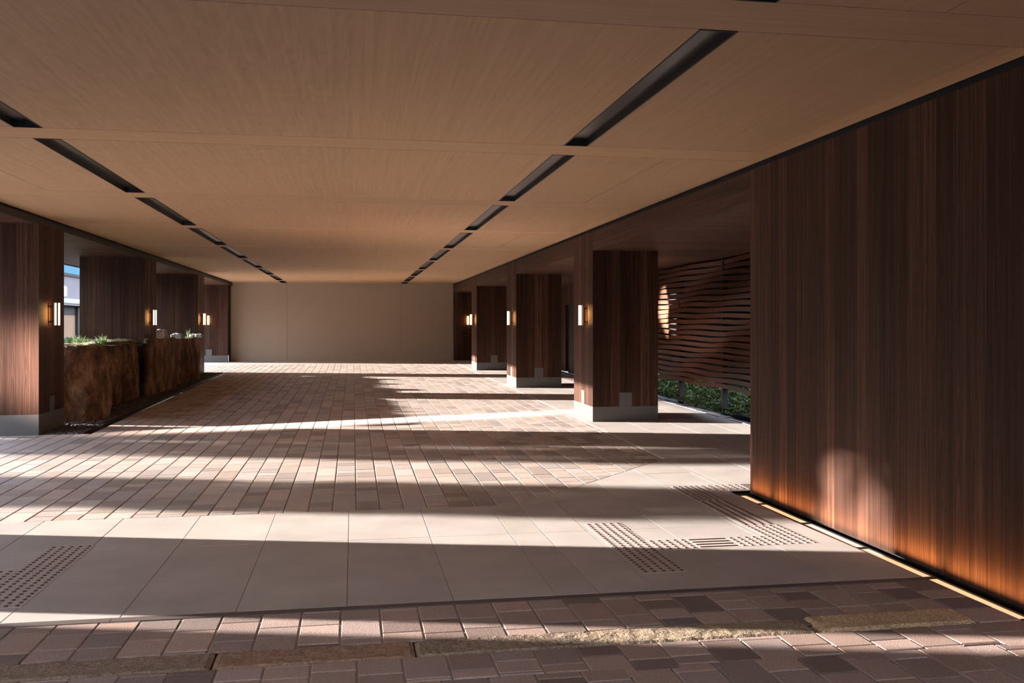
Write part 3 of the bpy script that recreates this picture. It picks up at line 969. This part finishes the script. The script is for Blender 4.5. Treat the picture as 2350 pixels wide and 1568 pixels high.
for _ in range(7500):
    y = 13.34 + 13.5 * R.random() ** 1.7; x = R.uniform(-5.2, -3.64) if y < 15.4 else R.uniform(-4.3, -3.64)
    if x < -4.11 and any(c0 - 0.04 < y < c1 + 0.04 for c0, c1 in LC): continue
    pebble(mb, x, y, zf(y) - .012 + R.uniform(0, .012), R.choice((.012, .018, .026, .034)), R)
o = mb.build('gravel', M['pebble'], None, 0, True); tag(o, 'dark gravel strip at the foot of the boulders', 'gravel', None, 'stuff')
mb = MB()
for a_ in range(27):
    ya, yb = 13.30 + a_ * 0.5035, 13.30 + (a_ + 1) * 0.5035
    n0 = len(mb.v)
    for xx in (-3.622, -3.590):
        for y_ in (ya, yb):
            for z_ in (-0.03, 0.012): mb.v.append((xx, y_, zf(y_) + z_))
    for q in ((0, 1, 3, 2), (4, 6, 7, 5), (1, 5, 7, 3), (0, 4, 5, 1), (2, 3, 7, 6)):
        mb.f.append(tuple(n0 + i for i in q)); mb.c.append((1, 1, 1, 1))
o = mb.build('metal_edging', M['bronze']); tag(o, 'thin dark metal edging between the gravel and the brick paving', 'edging')

# grass tufts


def tuft(x, y, z, h, n, sp, seed, mat, label, group, cat='plant', w=0.006, name='grass_tuft'):
    R = random.Random(seed); mb = MB()
    for _ in range(n):
        an = R.uniform(0, 2 * PI); ln = h * R.uniform(0.6, 1.1); lean = R.uniform(0.15, 1.0) * sp
        bx0, by0 = x + R.gauss(0, .03), y + R.gauss(0, .03)
        dx_, dy_ = math.cos(an), math.sin(an); px_, py_ = -dy_ * w, dx_ * w
        k = R.uniform(.75, 1.4); tn = (k, k, k * R.uniform(.8, 1.2), 1)
        prev = None
        for s_ in range(5):
            t_ = s_ / 4
            c = (bx0 + dx_ * lean * t_ ** 1.7, by0 + dy_ * lean * t_ ** 1.7, z + ln * (t_ - 0.35 * t_ * t_ * (lean / sp)))
            ww = (1 - t_ * 0.93)
            cur = ((c[0] - px_ * ww, c[1] - py_ * ww, c[2]), (c[0] + px_ * ww, c[1] + py_ * ww, c[2]))
            if prev: mb.poly([prev[0], prev[1], cur[1], cur[0]], tn)
            prev = cur
    o = mb.build(name, M[mat]); return tag(o, label, cat, group)


tl = [(-4.78, 15.55, 'leftmost grass tuft on the largest boulder, against the left column'), (-4.55, 15.45, 'bright green grass tuft on the largest boulder, second from the left'),
      (-4.40, 15.9, 'tall silvery grass tuft in the middle of the largest boulder'), (-4.20, 15.7, 'silvery grass tuft right of the middle on the largest boulder'),
      (-4.62, 16.3, 'grass tuft at the back of the largest boulder'), (-4.03, 15.95, 'rightmost grass tuft on the largest boulder')]
for i, (x, y, l_) in enumerate(tl):
    tuft(x, y, 1.22, 0.15 + 0.02 * (i % 3), 80, 0.13, i, 'grass', l_, 'grass tufts on the largest boulder')
tuft(-4.35, 22.2, 1.2, 0.18, 30, 0.14, 20, 'grass', 'small grass tuft beside the mossy pale stone', 'far grass tufts')
tuft(-4.02, 23.9, 1.2, 0.28, 14, 0.10, 21, 'grass', 'upright thin grass tuft on the farthest boulder', 'far grass tufts')

# ------------------------------------------------------------------ slatted screen and garden on the right
t = empty('slatted_screen', (6.1, 15.5, 0.1), 'undulating screen of dark reddish wooden slats on posts beside the walkway', 'screen')
NS = 22
for k in range(NS):
    zc_ = 0.50 + (ZS - 0.575) * k / (NS - 1)
    hh = 0.037; th = 0.014
    mb = MB(); prev = None; R = random.Random(k)
    f1 = R.uniform(-.3, .3)
    for j in range(91):
        y = 8.6 + j * 0.14
        x = 6.12 + 0.035 * math.sin(y * 1.9 + k * 0.55) + 0.03 * math.sin(y * 0.8 - k * 0.8 + f1)
        z = zc_ + 0.010 * math.sin(y * 1.3 + k * 0.4) + 0.012 * math.sin(y * 2.7 + k)
        tilt = 0.20 * math.sin(y * 1.25 + k * 0.5)
        cur = [(x - th - hh * tilt, y, z - hh), (x + th - hh * tilt, y, z - hh), (x + th + hh * tilt, y, z + hh), (x - th + hh * tilt, y, z + hh)]
        if prev:
            for i in range(4): mb.poly([prev[i], prev[(i + 1) % 4], cur[(i + 1) % 4], cur[i]])
        else: mb.poly(cur)
        prev = cur
    mb.poly(prev)
    mb.build('slat', M['slat'], t, 0, False)
for y in (10.7, 12.75, 14.8, 16.9, 19.0):
    mb = MB(); mb.box(6.15, 6.24, y - 0.045, y + 0.045, -0.05, ZS - 0.02); mb.build('post', M['darkwood'], t)
# backing panel of the screen
g = MB(); g.box(6.30, 6.34, 8.0, 20.9, 0.52, ZS - 0.003)
o = g.build('back_board', M['darkwood'], t)
# threshold and garden strip
g = MB()
for a_, b_ in zip(rng(8.0, 33, 1.0)[:-1], rng(8.0, 33, 1.0)[1:]):
    g.box(5.765, 5.80, a_, b_, zf(a_) - 0.05, zf(a_) + 0.012)
struct('trim_10', g, M['curb'])
g = MB()
for a_, b_ in zip(rng(8.0, 33, 1.0)[:-1], rng(8.0, 33, 1.0)[1:]):
    g.box(5.80, 6.02, a_, b_, -0.2, zf(a_) - 0.01)
struct('trim_11', g, M['edge'])
mb = MB()
def gz(x, y): return 0.0 + 0.30 * (x - 6.0) / 2.5 + 0.07 * noise.noise(Vector((x * 0.7, y * 0.7, 1))) + 0.04 * noise.noise(Vector((x * 3, y * 3, 5))) + zf(y)
for i in range(20):
    for j in range(80):
        q = [(6.03 + 0.24 * (i + a_), 8.1 + 0.17 * (j + b_)) for a_, b_ in ((0, 0), (1, 0), (1, 1), (0, 1))]
        mb.poly([(p[0], p[1], gz(*p)) for p in q])
o = mb.build('garden_bed', M['garden_moss']); tag(o, 'mossy planted bank seen under the slatted screen', 'planting bed')
mb = MB(); R = random.Random(9)
for _ in range(15000):
    x, y = R.uniform(6.03, 9.3), R.uniform(10.5, 21.5)
    z = gz(x, y); an = R.uniform(0, 2 * PI); L_ = R.uniform(.05, .13); w_ = L_ * 0.22
    dx_, dy_ = math.cos(an), math.sin(an); k = R.uniform(.5, 1.5); tn = (k * R.uniform(.7, 1.3), k, k * .9, 1)
    up = R.uniform(.2, .9)
    c = (x, y, z); m1 = (x + dx_ * L_ * .5, y + dy_ * L_ * .5, z + L_ * up * .7); e1 = (x + dx_ * L_, y + dy_ * L_, z + L_ * up * .8)
    mb.poly([c, (m1[0] - dy_ * w_, m1[1] + dx_ * w_, m1[2]), e1, (m1[0] + dy_ * w_, m1[1] - dx_ * w_, m1[2])], tn)
o = mb.build('ground_cover', M['ground_leaf']); tag(o, 'low green leafy ground cover on the bank under the screen', 'plants', None, 'stuff')
g = MB(); g.box(11.0, 11.2, 2, 45, 0, 2.6)
o = g.build('garden_wall', M['wall_out']); tag(o, 'plain plaster garden wall beyond the planted bank on the right', 'wall')

# ------------------------------------------------------------------ outside on the left: neighbouring house
hx = -12.0
t = empty('neighbour_house', (-14, 43, 0), 'neighbouring house with pale plaster wall and tiled eave seen between the left columns', 'house')
g = MB(); g.box(-15.5, hx, 38, 50, 0.0, 2.30); g.build('lower_wall', M['ochre'], t)
g = MB(); g.box(-15.5, hx + 0.02, 38, 50, 1.95, 2.32); g.build('fascia', M['darkwood'], t)
g = MB(); g.box(-17, hx - 0.7, 36, 50, 2.3, 3.75); g.build('upper_wall', M['wall_out'], t)
g = MB(); g.box(hx - 0.9, hx - 0.62, 36, 50, 3.73, 3.85); g.build('cornice', M['darkwood'], t)
g = MB()
nn = 44 * 8
base_ = len(g.v)
for k in range(nn + 1):
    y = 37 + k * 0.30 / 8; zz = 0.11 * abs(math.sin(k * PI / 8))
    g.v += [(hx - 0.75, y, 2.62 + zz), (hx + 0.35, y, 2.45 + zz), (hx + 0.35, y, 2.43)]
for k in range(nn):
    q = k * 3
    g.f += [(q, q + 1, q + 4, q + 3), (q + 1, q + 2, q + 5, q + 4)]; g.c += [(1, 1, 1, 1)] * 2
g.build('roof_tiles', M['tile'], t)
g = MB(); g.box(hx - 0.7, hx + 0.33, 36.8, 50.4, 2.34, 2.44); g.build('eave', M['wall_out'], t)
g = MB(); g.box(hx + 0.0, hx + 0.12, 43.15, 45, 0, 2.3); g.build('corner_post', M['darkwood'], t)
g = MB(); g.box(hx - 0.7, hx - 0.6, 41.2, 41.62, 2.4, 3.75); g.build('downpipe', M['white'], t)
g = MB()
g.box(hx - 0.65, hx - 0.2, 41.75, 42.75, 2.75, 3.2)
o = g.build('air_conditioner', M['white'], None, 0.06); tag(o, 'white air conditioner box above the tiled eave of the neighbouring house', 'air conditioner')
g = MB(); g.box(-9.4, XOUT, 26.3, 26.5, 0.0, 1.2)
struct('wall_left', g, M['plinth'])

# unseen wall, houses and trees added on the left to shape the light


def outer_tree(x, y, z, rx, rz, n, seed, label, ty=0.0):
    R = random.Random(seed); t = empty('shadow_tree', (x, y, 0), label, 'tree', 'unseen trees added to break the sunlight into bands')
    mb = MB()
    for _ in range(n):
        while True:
            p = Vector((R.uniform(-1, 1), R.uniform(-1, 1), R.uniform(-1, 1)))
            if p.length < 1: break
        c = Vector((x + p.x * rx, y + p.y * rx, z + p.z * rz)); L_ = R.uniform(.10, .2)
        a_ = Vector((R.gauss(0, 1), R.gauss(0, 1), R.gauss(0, 1))).normalized(); b_ = a_.orthogonal().normalized()
        k = R.uniform(.7, 1.3); mb.poly([c - a_ * L_, c + b_ * L_ * .45, c + a_ * L_, c - b_ * L_ * .45], (k, k, k, 1))
    mb.build('crown', M['tree_leaf'], t)
    mb = MB(); mb.tube((x, y + ty, 0), (x, y + ty * 0.9, z * 0.8), 0.16, 10, 0.11)
    if ty: mb.tube((x, y + ty * 0.9, z * 0.8), (x, y, z), 0.10, 8, 0.04); mb.build('trunk', M['darkwood'], t)


def at(c, X): return c - 0.261 * X
outer_tree(-22, at(7.0, -22), 7.6, 0.95, 1.6, 700, 5, 'unseen tree with a high sparse crown, added to fade the wall sunlight', -1.4)
outer_tree(-20, at(8.35, -20), 5.2, 0.72, 3.4, 2400, 1, 'unseen slender leafy tree, added to cast the broad shadow band')
outer_tree(-24, at(11.2, -24), 5.6, 0.72, 3.6, 2000, 3, 'unseen thin leafy tree, added to cast the farther shadow band')
mb = MB()  # unseen house row added to hold back low skylight
for k, (ya, yb, hh) in enumerate(((-60, -34, 7.0), (-34, -12, 6.2), (-12, 6, 6.8), (6, 24, 6.0), (24, 30, 5.2))):
    mb.box(-52, -42 - k % 2, ya, yb, -0.3, hh)
o = mb.build('sky_block_houses', M['ochre']); tag(o, 'unseen row of houses added to block the low sky on the left', 'house')
g = MB(); g.box(-9.2, -9.0, -30, at(4.63, -9.0), 0, 3.6)  # unseen wall added to keep the sun off the near paving
o = g.build('shade_wall', M['wall_out']); tag(o, 'unseen tall plaster wall added on the left to shade the near paving', 'wall')
